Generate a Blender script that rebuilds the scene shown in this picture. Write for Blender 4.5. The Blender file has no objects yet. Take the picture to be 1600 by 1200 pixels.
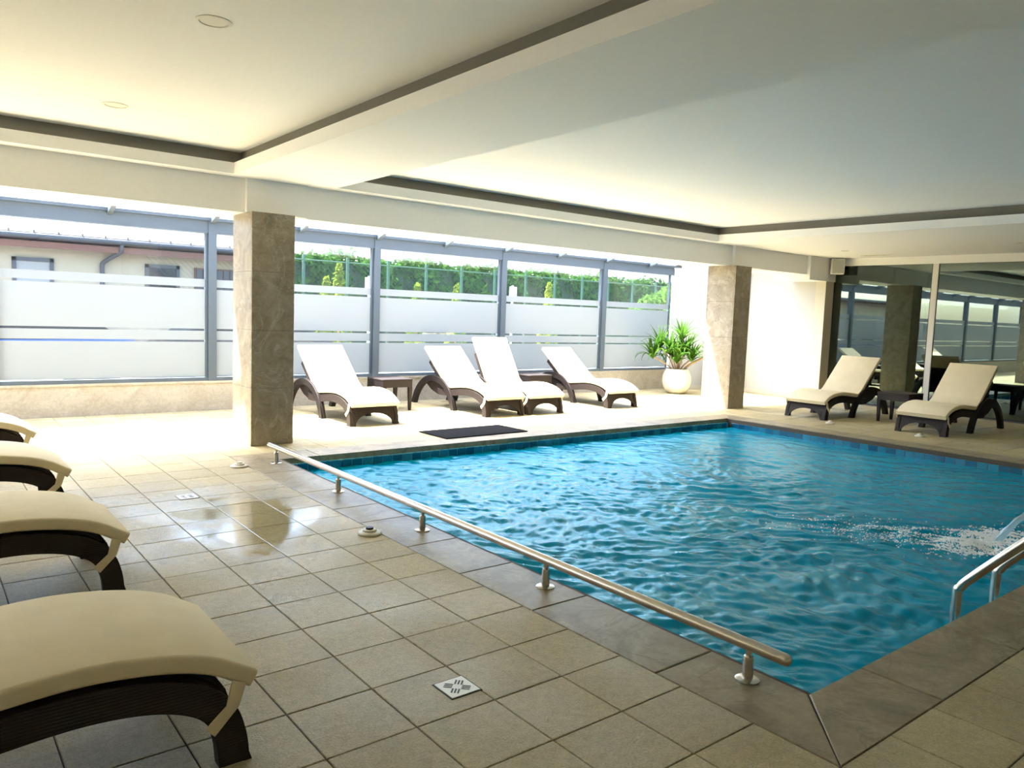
import bpy, math, random
import numpy as np
from mathutils import Vector, Matrix

random.seed(7)
rng = np.random.default_rng(7)
SC = bpy.context.scene
COL = SC.collection
R = math.radians

# ------------------------------------------------------------------ camera
CAM_H = 1.5
F_PX, YAW, PITCH, ROLL = 1199.66, R(38.435), R(-5.2193), R(2.0878)
_fw = Vector((math.sin(YAW) * math.cos(PITCH), math.cos(YAW) * math.cos(PITCH), math.sin(PITCH)))
_rt0 = Vector((math.cos(YAW), -math.sin(YAW), 0))
_up0 = _rt0.cross(_fw)
_rt = math.cos(ROLL) * _rt0 + math.sin(ROLL) * _up0
_up = -math.sin(ROLL) * _rt0 + math.cos(ROLL) * _up0
cd = bpy.data.cameras.new('camera')
cd.sensor_width = 36.0
cd.lens = F_PX * 36.0 / 1600.0
cd.clip_start, cd.clip_end = 0.05, 300
cam = bpy.data.objects.new('camera', cd)
COL.objects.link(cam)
cam.matrix_world = Matrix(((_rt.x, _up.x, -_fw.x, 0), (_rt.y, _up.y, -_fw.y, 0), (_rt.z, _up.z, -_fw.z, CAM_H), (0, 0, 0, 1)))
SC.camera = cam


def project(p):
    d = Vector(p) - Vector((0, 0, CAM_H))
    z = d.dot(_fw)
    if z < 0.05:
        return None
    return 800 + F_PX * d.dot(_rt) / z, 600 - F_PX * d.dot(_up) / z


# ------------------------------------------------------------------ world, sun, exposure
SUN_DIR = Vector((0.28, -0.34, -1.0)).normalized()
world = bpy.data.worlds.new('world')
SC.world = world
world.use_nodes = True
wn = world.node_tree
wn.nodes.clear()
sky = wn.nodes.new('ShaderNodeTexSky')
sky.sky_type = 'NISHITA'
sky.sun_disc = False
sky.sun_elevation = math.asin(-SUN_DIR.z)
sky.sun_rotation = math.atan2(-SUN_DIR.x, -SUN_DIR.y)
sky.air_density, sky.dust_density, sky.ozone_density = 1.0, 3.0, 1.0
bg = wn.nodes.new('ShaderNodeBackground')
bg.inputs['Strength'].default_value = 1.15
wo = wn.nodes.new('ShaderNodeOutputWorld')
wn.links.new(sky.outputs[0], bg.inputs['Color'])
wn.links.new(bg.outputs[0], wo.inputs['Surface'])

sd = bpy.data.lights.new('sun', 'SUN')
sd.energy = 19.0
sd.angle = R(0.8)
sd.color = (1.0, 0.99, 0.995)
sun = bpy.data.objects.new('sun', sd)
COL.objects.link(sun)
sun.rotation_euler = SUN_DIR.to_track_quat('-Z', 'Y').to_euler()

vs = SC.view_settings
vs.view_transform = 'Standard'
vs.look = 'None'
vs.exposure = 1.4
vs.gamma = 1.0
vs.use_curve_mapping = False
cy = SC.cycles
cy.use_denoising = True
cy.max_bounces = 10
cy.diffuse_bounces = 6
cy.glossy_bounces = 4
cy.transmission_bounces = 6
cy.transparent_max_bounces = 16
cy.sample_clamp_indirect = 12
cy.caustics_reflective = False
cy.caustics_refractive = False


# ------------------------------------------------------------------ materials
class NT:
    """tiny node-tree helper"""
    def __init__(self, name):
        self.m = bpy.data.materials.new(name)
        self.m.use_nodes = True
        self.t = self.m.node_tree
        self.t.nodes.clear()
        self.out = self.n('ShaderNodeOutputMaterial')

    def n(self, kind, **kw):
        nd = self.t.nodes.new(kind)
        for k, v in kw.items():
            if k in nd.inputs:
                nd.inputs[k].default_value = v
            else:
                setattr(nd, k, v)
        return nd

    def l(self, a, b):
        self.t.links.new(a, b)

    def pos(self, scale=(1, 1, 1)):
        g = self.n('ShaderNodeNewGeometry')
        mp = self.n('ShaderNodeMapping')
        mp.inputs['Scale'].default_value = scale
        self.l(g.outputs['Position'], mp.inputs['Vector'])
        return mp.outputs[0]

    def noise(self, vec, scale, detail=4, rough=0.55, dist=0.0):
        nd = self.n('ShaderNodeTexNoise')
        nd.inputs['Scale'].default_value = scale
        nd.inputs['Detail'].default_value = detail
        nd.inputs['Roughness'].default_value = rough
        nd.inputs['Distortion'].default_value = dist
        self.l(vec, nd.inputs['Vector'])
        return nd.outputs['Fac']

    def ramp(self, fac, stops):
        r = self.n('ShaderNodeValToRGB')
        cr = r.color_ramp
        while len(cr.elements) < len(stops):
            cr.elements.new(0.5)
        for e, (p, c) in zip(cr.elements, stops):
            e.position = p
            e.color = (c[0], c[1], c[2], 1) if not isinstance(c, (int, float)) else (c, c, c, 1)
        self.l(fac, r.inputs['Fac'])
        return r.outputs['Color']

    def mul(self, a, b):
        m = self.n('ShaderNodeMix', data_type='RGBA', blend_type='MULTIPLY')
        m.inputs[0].default_value = 1.0
        self.l(a, m.inputs[6])
        if isinstance(b, tuple):
            m.inputs[7].default_value = (*b, 1)
        else:
            self.l(b, m.inputs[7])
        return m.outputs[2]

    def bump(self, h, strength=0.3, dist=0.01):
        b = self.n('ShaderNodeBump')
        b.inputs['Strength'].default_value = strength
        b.inputs['Distance'].default_value = dist
        self.l(h, b.inputs['Height'])
        return b.outputs['Normal']

    def principled(self, **kw):
        p = self.n('ShaderNodeBsdfPrincipled')
        for k, v in kw.items():
            k = k.replace('_', ' ')
            if isinstance(v, (int, float)):
                p.inputs[k].default_value = v
            elif isinstance(v, tuple):
                p.inputs[k].default_value = (*v, 1) if len(v) == 3 else v
            else:
                self.l(v, p.inputs[k])
        self.l(p.outputs[0], self.out.inputs['Surface'])
        return p


def plain(name, col, rough=0.6, metal=0.0, grain=0.0, spec=0.5, scale=60):
    t = NT(name)
    kw = dict(Base_Color=col, Roughness=rough, Metallic=metal)
    if grain > 0:
        v = t.pos()
        f = t.noise(v, scale, 5)
        c0 = tuple(c * (1 - grain) for c in col)
        c1 = tuple(min(1, c * (1 + grain)) for c in col)
        kw['Base_Color'] = t.ramp(f, [(0.3, c0), (0.7, c1)])
        kw['Normal'] = t.bump(f, 0.15, 0.004)
    p = t.principled(**kw)
    p.inputs['Specular IOR Level'].default_value = spec
    return t.m


M = {}
M['paint'] = plain('ceiling_paint', (0.865, 0.88, 0.905), 0.75, grain=0.015, scale=30, spec=0.3)
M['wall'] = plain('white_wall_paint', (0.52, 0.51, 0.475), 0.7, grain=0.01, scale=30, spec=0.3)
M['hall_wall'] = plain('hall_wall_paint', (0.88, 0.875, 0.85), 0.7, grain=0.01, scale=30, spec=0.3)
M['cove'] = plain('dark_grey_cove', (0.21, 0.205, 0.185), 0.85, grain=0.05)  # backs coloured darker grey than the ceiling to deepen the recess
M['beige'] = plain('beige_paint', (0.60, 0.56, 0.45), 0.7, grain=0.03)
M['alu'] = plain('grey_aluminium', (0.085, 0.11, 0.135), 0.5, 0.0, grain=0.03)
M['alu_white'] = plain('white_aluminium', (0.72, 0.71, 0.66), 0.45, 0.0, grain=0.02)
M['black'] = plain('black_plastic', (0.015, 0.015, 0.016), 0.5)
M['ivory'] = plain('ivory_plastic', (0.62, 0.58, 0.47), 0.45, grain=0.04)
M['white_metal'] = plain('white_enamel', (0.75, 0.74, 0.68), 0.35, 0.2)
M['gasket'] = plain('rubber_gasket', (0.02, 0.022, 0.022), 0.6)


def mat_tile():
    t = NT('stone_floor_tile')
    v = t.pos()
    oi = t.n('ShaderNodeObjectInfo')
    n1 = t.noise(t.pos((1, 1, 1)), 2.3, 5, 0.6)
    n2 = t.noise(v, 26, 6, 0.65)
    n3 = t.noise(v, 110, 4, 0.65)
    c = t.ramp(n1, [(0.25, (0.49, 0.41, 0.23)), (0.55, (0.58, 0.49, 0.28)), (0.8, (0.64, 0.545, 0.33))])
    c = t.mul(c, t.ramp(n2, [(0.3, 0.80), (0.7, 1.06)]))
    c = t.mul(c, t.ramp(n3, [(0.32, 0.76), (0.68, 1.10)]))
    c = t.mul(c, t.ramp(oi.outputs['Random'], [(0.0, 0.92), (1.0, 1.06)]))
    # wet patches: soaked stone is darker and glossier; puddle round the deck jets and drain
    w = t.noise(v, 0.9, 4, 0.6, 0.4)
    g = t.n('ShaderNodeNewGeometry')
    sub = t.n('ShaderNodeVectorMath', operation='SUBTRACT')
    t.l(g.outputs['Position'], sub.inputs[0])
    sub.inputs[1].default_value = (1.75, 5.35, 0)
    sc = t.n('ShaderNodeVectorMath', operation='MULTIPLY')
    t.l(sub.outputs[0], sc.inputs[0])
    sc.inputs[1].default_value = (1.0, 0.62, 0)
    ln = t.n('ShaderNodeVectorMath', operation='LENGTH')
    t.l(sc.outputs[0], ln.inputs[0])
    near = t.ramp(ln.outputs['Value'], [(0.15, 0.42), (1.0, 0.0)])
    add = t.n('ShaderNodeMath', operation='ADD')
    t.l(w, add.inputs[0])
    t.l(near, add.inputs[1])
    wet = t.ramp(add.outputs[0], [(0.46, 0.0), (0.70, 0.7), (0.84, 1.0)])
    rough = t.ramp(wet, [(0.0, 0.50), (0.6, 0.27), (1.0, 0.07)])
    c = t.mul(c, t.ramp(wet, [(0.0, 1.0), (1.0, 0.80)]))
    hm = t.n('ShaderNodeMath', operation='ADD')
    t.l(n2, hm.inputs[0])
    t.l(n3, hm.inputs[1])
    b = t.n('ShaderNodeBump')
    b.inputs['Distance'].default_value = 0.009
    t.l(hm.outputs[0], b.inputs['Height'])
    st = t.ramp(wet, [(0.0, 0.8), (0.7, 0.45), (1.0, 0.03)])
    t.l(st, b.inputs['Strength'])
    p = t.principled(Base_Color=c, Roughness=rough, Normal=b.outputs['Normal'])
    t.l(t.ramp(wet, [(0.0, 0.2), (1.0, 0.5)]), p.inputs['Specular IOR Level'])
    return t.m


M['tile'] = mat_tile()
M['grout'] = plain('floor_grout', (0.085, 0.068, 0.048), 0.85, grain=0.2)


def mat_stone(name, dark, mid, light, vein, rough=0.45, scale=3.0, bump=0.12):
    t = NT(name)
    v = t.pos()
    oi = t.n('ShaderNodeObjectInfo')
    ofs = t.n('ShaderNodeVectorMath', operation='ADD')
    mm = t.n('ShaderNodeVectorMath', operation='SCALE')
    t.l(oi.outputs['Location'], mm.inputs[0])
    mm.inputs['Scale'].default_value = 3.7
    t.l(v, ofs.inputs[0])
    t.l(mm.outputs[0], ofs.inputs[1])
    v2 = ofs.outputs[0]
    n1 = t.noise(v2, scale, 7, 0.62, 1.2)
    n2 = t.noise(v2, scale * 9, 5, 0.65)
    c = t.ramp(n1, [(0.28, dark), (0.52, mid), (0.78, light)])
    c = t.mul(c, t.ramp(n2, [(0.3, 0.82), (0.7, 1.08)]))
    # thin veins where a distorted noise crosses its middle
    nv = t.noise(v2, scale * 0.5, 5, 0.6, 1.0)
    veins = t.ramp(nv, [(0.488, 0.0), (0.5, 1.0), (0.512, 0.0)])
    mx = t.n('ShaderNodeMix', data_type='RGBA')
    fm = t.n('ShaderNodeMath', operation='MULTIPLY')
    t.l(veins, fm.inputs[0])
    fm.inputs[1].default_value = 0.6
    t.l(fm.outputs[0], mx.inputs[0])
    t.l(c, mx.inputs[6])
    mx.inputs[7].default_value = (*vein, 1)
    t.principled(Base_Color=mx.outputs[2], Roughness=rough, Normal=t.bump(n2, bump, 0.004))
    return t.m


M['column'] = mat_stone('grey_brown_marble', (0.20, 0.165, 0.115), (0.30, 0.255, 0.19), (0.40, 0.35, 0.27), (0.47, 0.43, 0.35), 0.42, 4.6)
M['coping'] = mat_stone('pool_coping_stone', (0.16, 0.125, 0.07), (0.29, 0.235, 0.14), (0.40, 0.335, 0.215), (0.15, 0.115, 0.07), 0.42, 3.4, 0.45)
M['dado'] = mat_stone('beige_travertine', (0.40, 0.345, 0.27), (0.48, 0.43, 0.35), (0.55, 0.505, 0.42), (0.37, 0.31, 0.24), 0.5, 3.0)


def mat_wicker():
    t = NT('brown_wicker')
    tc = t.n('ShaderNodeTexCoord')
    w1 = t.n('ShaderNodeTexWave', bands_direction='X')
    w1.inputs['Scale'].default_value = 42
    w1.inputs['Distortion'].default_value = 0.6
    w2 = t.n('ShaderNodeTexWave', bands_direction='Z')
    w2.inputs['Scale'].default_value = 30
    t.l(tc.outputs['Object'], w1.inputs['Vector'])
    t.l(tc.outputs['Object'], w2.inputs['Vector'])
    mx = t.n('ShaderNodeMath', operation='MULTIPLY')
    t.l(w1.outputs['Fac'], mx.inputs[0])
    t.l(w2.outputs['Fac'], mx.inputs[1])
    c = t.ramp(mx.outputs[0], [(0.0, (0.012, 0.0075, 0.0065)), (0.6, (0.036, 0.022, 0.018))])
    p = t.principled(Base_Color=c, Roughness=0.55, Normal=t.bump(mx.outputs[0], 0.6, 0.004))
    p.inputs['Specular IOR Level'].default_value = 0.35
    return t.m


M['wicker'] = mat_wicker()


def mat_fabric():
    t = NT('cream_fabric')
    v = t.pos()
    n = t.noise(v, 380, 2)
    n2 = t.noise(v, 7, 3)
    c = t.ramp(n2, [(0.3, (0.78, 0.67, 0.46)), (0.7, (0.83, 0.725, 0.52))])
    p = t.principled(Base_Color=c, Roughness=0.9, Normal=t.bump(n, 0.25, 0.002))
    p.inputs['Specular IOR Level'].default_value = 0.15
    return t.m


M['fabric'] = mat_fabric()


def mat_steel():
    t = NT('brushed_steel')
    v = t.pos((40, 4, 40))
    n = t.noise(v, 4, 3)
    t.principled(Base_Color=(0.56, 0.52, 0.46), Metallic=1.0, Roughness=t.ramp(n, [(0.3, 0.22), (0.7, 0.27)]))
    return t.m


M['steel'] = mat_steel()


def mat_glass(name, tint, gloss, gloss_rough=0.0, haze=0.0, ior=1.5, boost=1.0):
    """thin pane: straight-through light, a Fresnel mirror on top"""
    t = NT(name)
    tr = t.n('ShaderNodeBsdfTransparent')
    tr.inputs['Color'].default_value = (*tint, 1)
    gl = t.n('ShaderNodeBsdfGlossy')
    gl.inputs['Color'].default_value = (*gloss, 1) if isinstance(gloss, tuple) else (gloss, gloss, gloss, 1)
    gl.inputs['Roughness'].default_value = gloss_rough
    fr = t.n('ShaderNodeFresnel')
    gm = t.n('ShaderNodeNewGeometry')
    im = t.n('ShaderNodeMath', operation='MULTIPLY_ADD')      # same mirror strength on both faces of the pane
    t.l(gm.outputs['Backfacing'], im.inputs[0])
    im.inputs[1].default_value = 1.0 / ior - ior
    im.inputs[2].default_value = ior
    t.l(im.outputs[0], fr.inputs['IOR'])
    ml = t.n('ShaderNodeMath', operation='MULTIPLY')
    ml.use_clamp = True
    ml.inputs[1].default_value = boost
    t.l(fr.outputs[0], ml.inputs[0])
    mx = t.n('ShaderNodeMixShader')
    t.l(ml.outputs[0], mx.inputs['Fac'])
    t.l(tr.outputs[0], mx.inputs[1])
    t.l(gl.outputs[0], mx.inputs[2])
    last = mx
    if haze > 0:
        df = t.n('ShaderNodeBsdfTranslucent')
        df.inputs['Color'].default_value = (0.8, 0.86, 0.88, 1)
        m2 = t.n('ShaderNodeMixShader')
        m2.inputs['Fac'].default_value = haze
        t.l(mx.outputs[0], m2.inputs[1])
        t.l(df.outputs[0], m2.inputs[2])
        last = m2
    t.l(last.outputs[0], t.out.inputs['Surface'])
    return t.m


M['glass'] = mat_glass('clear_window_glass', (0.88, 0.90, 0.89), 0.9, haze=0.005)
M['roof_glass'] = mat_glass('roof_glass', (0.90, 0.905, 0.90), 0.9, haze=0.01)
M['dark_glass'] = mat_glass('tinted_partition_glass', (0.30, 0.36, 0.32), (0.80, 0.97, 0.88), boost=4.0)


def mat_film():
    t = NT('frosted_film')
    v = t.pos()
    n = t.noise(v, 1.4, 3)
    tl = t.n('ShaderNodeBsdfTranslucent')
    df = t.n('ShaderNodeBsdfDiffuse')
    col = t.ramp(n, [(0.3, (0.160, 0.182, 0.198)), (0.7, (0.176, 0.197, 0.211))])
    t.l(col, tl.inputs['Color'])
    df.inputs['Color'].default_value = (0.80, 0.85, 0.86, 1)
    mx = t.n('ShaderNodeMixShader')
    mx.inputs['Fac'].default_value = 0.35
    t.l(tl.outputs[0], mx.inputs[1])
    t.l(df.outputs[0], mx.inputs[2])
    t.l(mx.outputs[0], t.out.inputs['Surface'])
    return t.m


M['film'] = mat_film()


def mat_water():
    t = NT('pool_water')
    v = t.pos()
    n = t.noise(t.pos((1.0, 1.6, 1.0)), 24, 4, 0.62, 1.4)
    nb = t.bump(n, 0.32, 0.008)
    tr = t.n('ShaderNodeBsdfTransparent')
    tr.inputs['Color'].default_value = (0.05, 0.62, 0.80, 1)
    df = t.n('ShaderNodeBsdfDiffuse')
    n2 = t.noise(v, 1.1, 3)
    t.l(t.ramp(n2, [(0.3, (0.0, 0.36, 0.58)), (0.7, (0.0, 0.45, 0.69))]), df.inputs['Color'])
    t.l(nb, df.inputs['Normal'])
    m1 = t.n('ShaderNodeMixShader')
    m1.inputs['Fac'].default_value = 0.62
    t.l(tr.outputs[0], m1.inputs[1])
    t.l(df.outputs[0], m1.inputs[2])
    gl = t.n('ShaderNodeBsdfGlossy')
    gl.inputs['Roughness'].default_value = 0.03
    gl.inputs['Color'].default_value = (0.70, 0.93, 1.0, 1)
    t.l(nb, gl.inputs['Normal'])
    fr = t.n('ShaderNodeFresnel')
    fr.inputs['IOR'].default_value = 1.28
    t.l(nb, fr.inputs['Normal'])
    m2 = t.n('ShaderNodeMixShader')
    t.l(fr.outputs[0], m2.inputs['Fac'])
    t.l(m1.outputs[0], m2.inputs[1])
    t.l(gl.outputs[0], m2.inputs[2])
    t.l(m2.outputs[0], t.out.inputs['Surface'])
    return t.m


M['water'] = mat_water()


def mat_mosaic():
    t = NT('blue_pool_mosaic')
    v = t.pos()
    vo = t.n('ShaderNodeTexVoronoi', distance='CHEBYCHEV')
    vo.inputs['Scale'].default_value = 32
    vo.inputs['Randomness'].default_value = 0.0
    t.l(v, vo.inputs['Vector'])
    c = t.ramp(vo.outputs['Color'], [(0.2, (0.06, 0.38, 0.55)), (0.5, (0.10, 0.50, 0.66)), (0.8, (0.18, 0.62, 0.74))])
    t.principled(Base_Color=c, Roughness=0.25)
    return t.m


M['mosaic'] = mat_mosaic()


def mat_pooltile():
    t = NT('blue_glazed_tile')
    oi = t.n('ShaderNodeObjectInfo')
    c = t.ramp(oi.outputs['Random'], [(0.0, (0.004, 0.07, 0.15)), (0.5, (0.008, 0.13, 0.24)), (1.0, (0.02, 0.22, 0.33))])  # blues darkened to carry the shade under the coping
    t.principled(Base_Color=c, Roughness=0.18)
    return t.m


M['pooltile'] = mat_pooltile()
M['foam'] = plain('white_foam', (0.93, 0.95, 0.95), 0.5)
M['mat'] = plain('black_rubber_mat', (0.006, 0.0065, 0.008), 0.95, grain=0.5, scale=140, spec=0.1)
M['pot'] = plain('white_glazed_clay', (0.76, 0.71, 0.60), 0.45, grain=0.02)
M['soil'] = plain('potting_soil', (0.05, 0.032, 0.02), 0.95, grain=0.4)
M['bark'] = plain('pale_bark', (0.42, 0.27, 0.15), 0.8, grain=0.25)


def mat_leaf(name, c0, c1, trans=0.4):
    t = NT(name)
    oi = t.n('ShaderNodeObjectInfo')
    v = t.pos()
    n = t.noise(v, 3.1, 3)
    ad = t.n('ShaderNodeMath', operation='MULTIPLY_ADD')
    t.l(oi.outputs['Random'], ad.inputs[0])
    ad.inputs[1].default_value = 0.5
    t.l(n, ad.inputs[2])
    c = t.ramp(ad.outputs[0], [(0.3, c0), (1.0, c1)])
    df = t.n('ShaderNodeBsdfDiffuse')
    tl = t.n('ShaderNodeBsdfTranslucent')
    t.l(c, df.inputs['Color'])
    t.l(c, tl.inputs['Color'])
    mx = t.n('ShaderNodeMixShader')
    mx.inputs['Fac'].default_value = trans
    t.l(df.outputs[0], mx.inputs[1])
    t.l(tl.outputs[0], mx.inputs[2])
    t.l(mx.outputs[0], t.out.inputs['Surface'])
    return t.m


M['leaf'] = mat_leaf('yucca_leaf', (0.02, 0.085, 0.008), (0.10, 0.21, 0.03))
M['hedge'] = mat_leaf('hedge_leaf', (0.008, 0.030, 0.006), (0.06, 0.14, 0.025), 0.3)
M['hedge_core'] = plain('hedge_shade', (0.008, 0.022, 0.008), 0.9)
M['conifer'] = mat_leaf('conifer_leaf', (0.08, 0.13, 0.015), (0.22, 0.26, 0.03), 0.3)
M['tree'] = mat_leaf('tree_leaf', (0.02, 0.07, 0.012), (0.09, 0.17, 0.035), 0.4)
M['render_wall'] = plain('cream_render', (0.30, 0.25, 0.17), 0.85, grain=0.06, scale=6)
M['roof_metal'] = plain('grey_sheet_roof', (0.045, 0.043, 0.043), 0.75, 0.0, grain=0.05, scale=5)
M['pale_roof'] = plain('pale_sheet_roof', (0.10, 0.105, 0.11), 0.6)
M['brown'] = plain('brown_timber', (0.10, 0.035, 0.018), 0.7, grain=0.25)
M['anthracite'] = plain('anthracite_metal', (0.025, 0.027, 0.032), 0.5)
M['blind'] = plain('white_blind', (0.20, 0.195, 0.18), 0.7)
M['green_metal'] = plain('green_fence_paint', (0.006, 0.045, 0.022), 0.5)
M['asphalt'] = plain('pale_paving', (0.30, 0.29, 0.27), 0.9, grain=0.12, scale=8)
M['car_blue'] = plain('blue_car_paint', (0.02, 0.06, 0.22), 0.25)
M['car_dark'] = plain('dark_car_paint', (0.012, 0.014, 0.02), 0.25)
M['car_glass'] = plain('dark_car_glass', (0.01, 0.012, 0.014), 0.08)
M['tyre'] = plain('tyre_rubber', (0.012, 0.012, 0.012), 0.85)
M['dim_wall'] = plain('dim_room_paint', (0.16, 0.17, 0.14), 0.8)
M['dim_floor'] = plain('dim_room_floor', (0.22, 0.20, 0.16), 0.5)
M['lamp'] = plain('downlight_diffuser', (0.74, 0.73, 0.68), 0.5)
M['grille'] = plain('speaker_grille', (0.40, 0.41, 0.37), 0.6, grain=0.15, scale=220)
M['sign'] = plain('white_sign', (0.8, 0.8, 0.8), 0.5)
M['stream'] = mat_glass('falling_water', (0.75, 0.88, 0.9), 0.95, 0.05, haze=0.35, ior=1.33, boost=2.0)


# ------------------------------------------------------------------ mesh helpers
class MB:
    """collects shapes, links them as ONE mesh object"""
    def __init__(self):
        self.v, self.f = [], []

    def add(self, vs_, fs_):
        o = len(self.v)
        self.v += [tuple(p) for p in vs_]
        self.f += [tuple(i + o for i in f) for f in fs_]
        return self

    def box(self, x0, x1, y0, y1, z0, z1, ch=0.0):
        if ch <= 0:
            v = [(x, y, z) for z in (z0, z1) for y in (y0, y1) for x in (x0, x1)]
            f = [(0, 2, 3, 1), (4, 5, 7, 6), (0, 1, 5, 4), (2, 6, 7, 3), (0, 4, 6, 2), (1, 3, 7, 5)]
            return self.add(v, f)
        # chamfered on every edge
        v, f, idx = [], [], {}
        xs, ys, zs = (x0, x1), (y0, y1), (z0, z1)
        for i in (0, 1):
            for j in (0, 1):
                for k in (0, 1):
                    sx, sy, sz = (1, -1)[i] * ch, (1, -1)[j] * ch, (1, -1)[k] * ch
                    idx[i, j, k, 0] = len(v); v.append((xs[i], ys[j] + sy, zs[k] + sz))
                    idx[i, j, k, 1] = len(v); v.append((xs[i] + sx, ys[j], zs[k] + sz))
                    idx[i, j, k, 2] = len(v); v.append((xs[i] + sx, ys[j] + sy, zs[k]))
        for i in (0, 1):
            f.append(tuple(idx[i, j, k, 0] for j, k in ((0, 0), (0, 1), (1, 1), (1, 0))))
            f.append(tuple(idx[j, i, k, 1] for j, k in ((0, 0), (1, 0), (1, 1), (0, 1))))
            f.append(tuple(idx[j, k, i, 2] for j, k in ((0, 0), (0, 1), (1, 1), (1, 0))))
        for i in (0, 1):
            for j in (0, 1):
                f.append((idx[i, j, 0, 0], idx[i, j, 1, 0], idx[i, j, 1, 1], idx[i, j, 0, 1]))
                f.append((idx[i, 0, j, 0], idx[i, 1, j, 0], idx[i, 1, j, 2], idx[i, 0, j, 2]))
                f.append((idx[0, i, j, 1], idx[1, i, j, 1], idx[1, i, j, 2], idx[0, i, j, 2]))
                for k in (0, 1):
                    f.append((idx[i, j, k, 0], idx[i, j, k, 1], idx[i, j, k, 2]))
        return self.add(v, f)

    def prism(self, poly, a0, a1, axis='x'):
        """extrude a 2-D polygon: axis x -> poly is (y,z); y -> (x,z); z -> (x,y)"""
        n = len(poly)
        def P(a, p):
            return {'x': (a, p[0], p[1]), 'y': (p[0], a, p[1]), 'z': (p[0], p[1], a)}[axis]
        v = [P(a0, p) for p in poly] + [P(a1, p) for p in poly]
        f = [tuple(range(n))[::-1], tuple(range(n, 2 * n))]
        f += [(i, (i + 1) % n, n + (i + 1) % n, n + i) for i in range(n)]
        return self.add(v, f)

    def lathe(self, prof, c=(0, 0, 0), seg=20):
        v, f = [], []
        m = len(prof)
        for s in range(seg):
            a = 2 * math.pi * s / seg
            for r_, z_ in prof:
                v.append((c[0] + r_ * math.cos(a), c[1] + r_ * math.sin(a), c[2] + z_))
        for s in range(seg):
            t = (s + 1) % seg
            for k in range(m - 1):
                f.append((s * m + k, t * m + k, t * m + k + 1, s * m + k + 1))
        return self.add(v, f)

    def tube(self, path, rad, seg=10, cap=True):
        path = [Vector(p) for p in path]
        rads = rad if isinstance(rad, (list, tuple)) else [rad] * len(path)
        v, f = [], []
        ref = None
        for i, p in enumerate(path):
            a = path[max(i - 1, 0)]
            b = path[min(i + 1, len(path) - 1)]
            d = (b - a).normalized()
            if ref is None:
                ref = d.orthogonal().normalized()
            ref = (ref - d * ref.dot(d)).normalized()
            q = d.cross(ref)
            for s in range(seg):
                an = 2 * math.pi * s / seg
                v.append(p + (ref * math.cos(an) + q * math.sin(an)) * rads[i])
        for i in range(len(path) - 1):
            for s in range(seg):
                t = (s + 1) % seg
                f.append((i * seg + s, i * seg + t, (i + 1) * seg + t, (i + 1) * seg + s))
        if cap:
            f.append(tuple(range(seg))[::-1])
            f.append(tuple((len(path) - 1) * seg + s for s in range(seg)))
        return self.add(v, f)

    def mesh(self, name, mat=None, smooth=False, angle=35):
        me = bpy.data.meshes.new(name)
        me.from_pydata(self.v, [], self.f)
        if mat is not None:
            me.materials.append(M[mat] if isinstance(mat, str) else mat)
        import bmesh
        bm = bmesh.new()
        bm.from_mesh(me)
        bmesh.ops.recalc_face_normals(bm, faces=bm.faces)
        bm.to_mesh(me)
        bm.free()
        if smooth:
            me.polygons.foreach_set('use_smooth', [True] * len(me.polygons))
            me.set_sharp_from_angle(angle=R(angle))
        me.update()
        return me

    def build(self, name, mat, parent=None, smooth=False, loc=None, angle=35):
        return link(name, self.mesh(name, mat, smooth, angle), parent, loc)


def link(name, me, parent=None, loc=None, rotz=None):
    o = bpy.data.objects.new(name, me)
    COL.objects.link(o)
    if parent is not None:
        o.parent = parent
    if loc is not None:
        o.location = loc
    if rotz is not None:
        o.rotation_euler = (0, 0, rotz)
    return o


def tag(o, label=None, cat=None, group=None, kind=None):
    if label:
        o['label'] = label
    if cat:
        o['category'] = cat
    if group:
        o['group'] = group
    if kind:
        o['kind'] = kind
    return o


def empty(name, loc=(0, 0, 0), rotz=0.0):
    return link(name, None, None, loc, rotz)


def struct(o, label=None):
    o['kind'] = 'structure'
    if label:
        o['label'] = label
    return o


def smooth_path(pts, n=6):
    """Catmull-Rom through 2-D or 3-D points"""
    pts = [np.array(p, float) for p in pts]
    ext = [2 * pts[0] - pts[1]] + pts + [2 * pts[-1] - pts[-2]]
    out = []
    for i in range(1, len(ext) - 2):
        p0, p1, p2, p3 = ext[i - 1:i + 3]
        for k in range(n):
            t = k / n
            out.append(0.5 * (2 * p1 + (p2 - p0) * t + (2 * p0 - 5 * p1 + 4 * p2 - p3) * t * t + (3 * p1 - p0 - 3 * p2 + p3) * t ** 3))
    out.append(pts[-1])
    return out


def sweep_yz(mb, path, section, xc=0.0, scale_end=None):
    """sweep a closed section [(dx, dn)] along a path of (y, z); n is the left-hand normal"""
    path = [np.array(p, float) for p in path]
    m = len(section)
    v, f = [], []
    for i, p in enumerate(path):
        a, b = path[max(i - 1, 0)], path[min(i + 1, len(path) - 1)]
        d = (b - a) / (np.linalg.norm(b - a) + 1e-9)
        nrm = np.array([-d[1], d[0]])
        for dx, dn in section:
            q = p + nrm * dn
            v.append((xc + dx, q[0], q[1]))
    for i in range(len(path) - 1):
        for s in range(m):
            t = (s + 1) % m
            f.append((i * m + s, i * m + t, (i + 1) * m + t, (i + 1) * m + s))
    f.append(tuple(range(m))[::-1])
    f.append(tuple((len(path) - 1) * m + s for s in range(m)))
    return mb.add(v, f)


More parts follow.
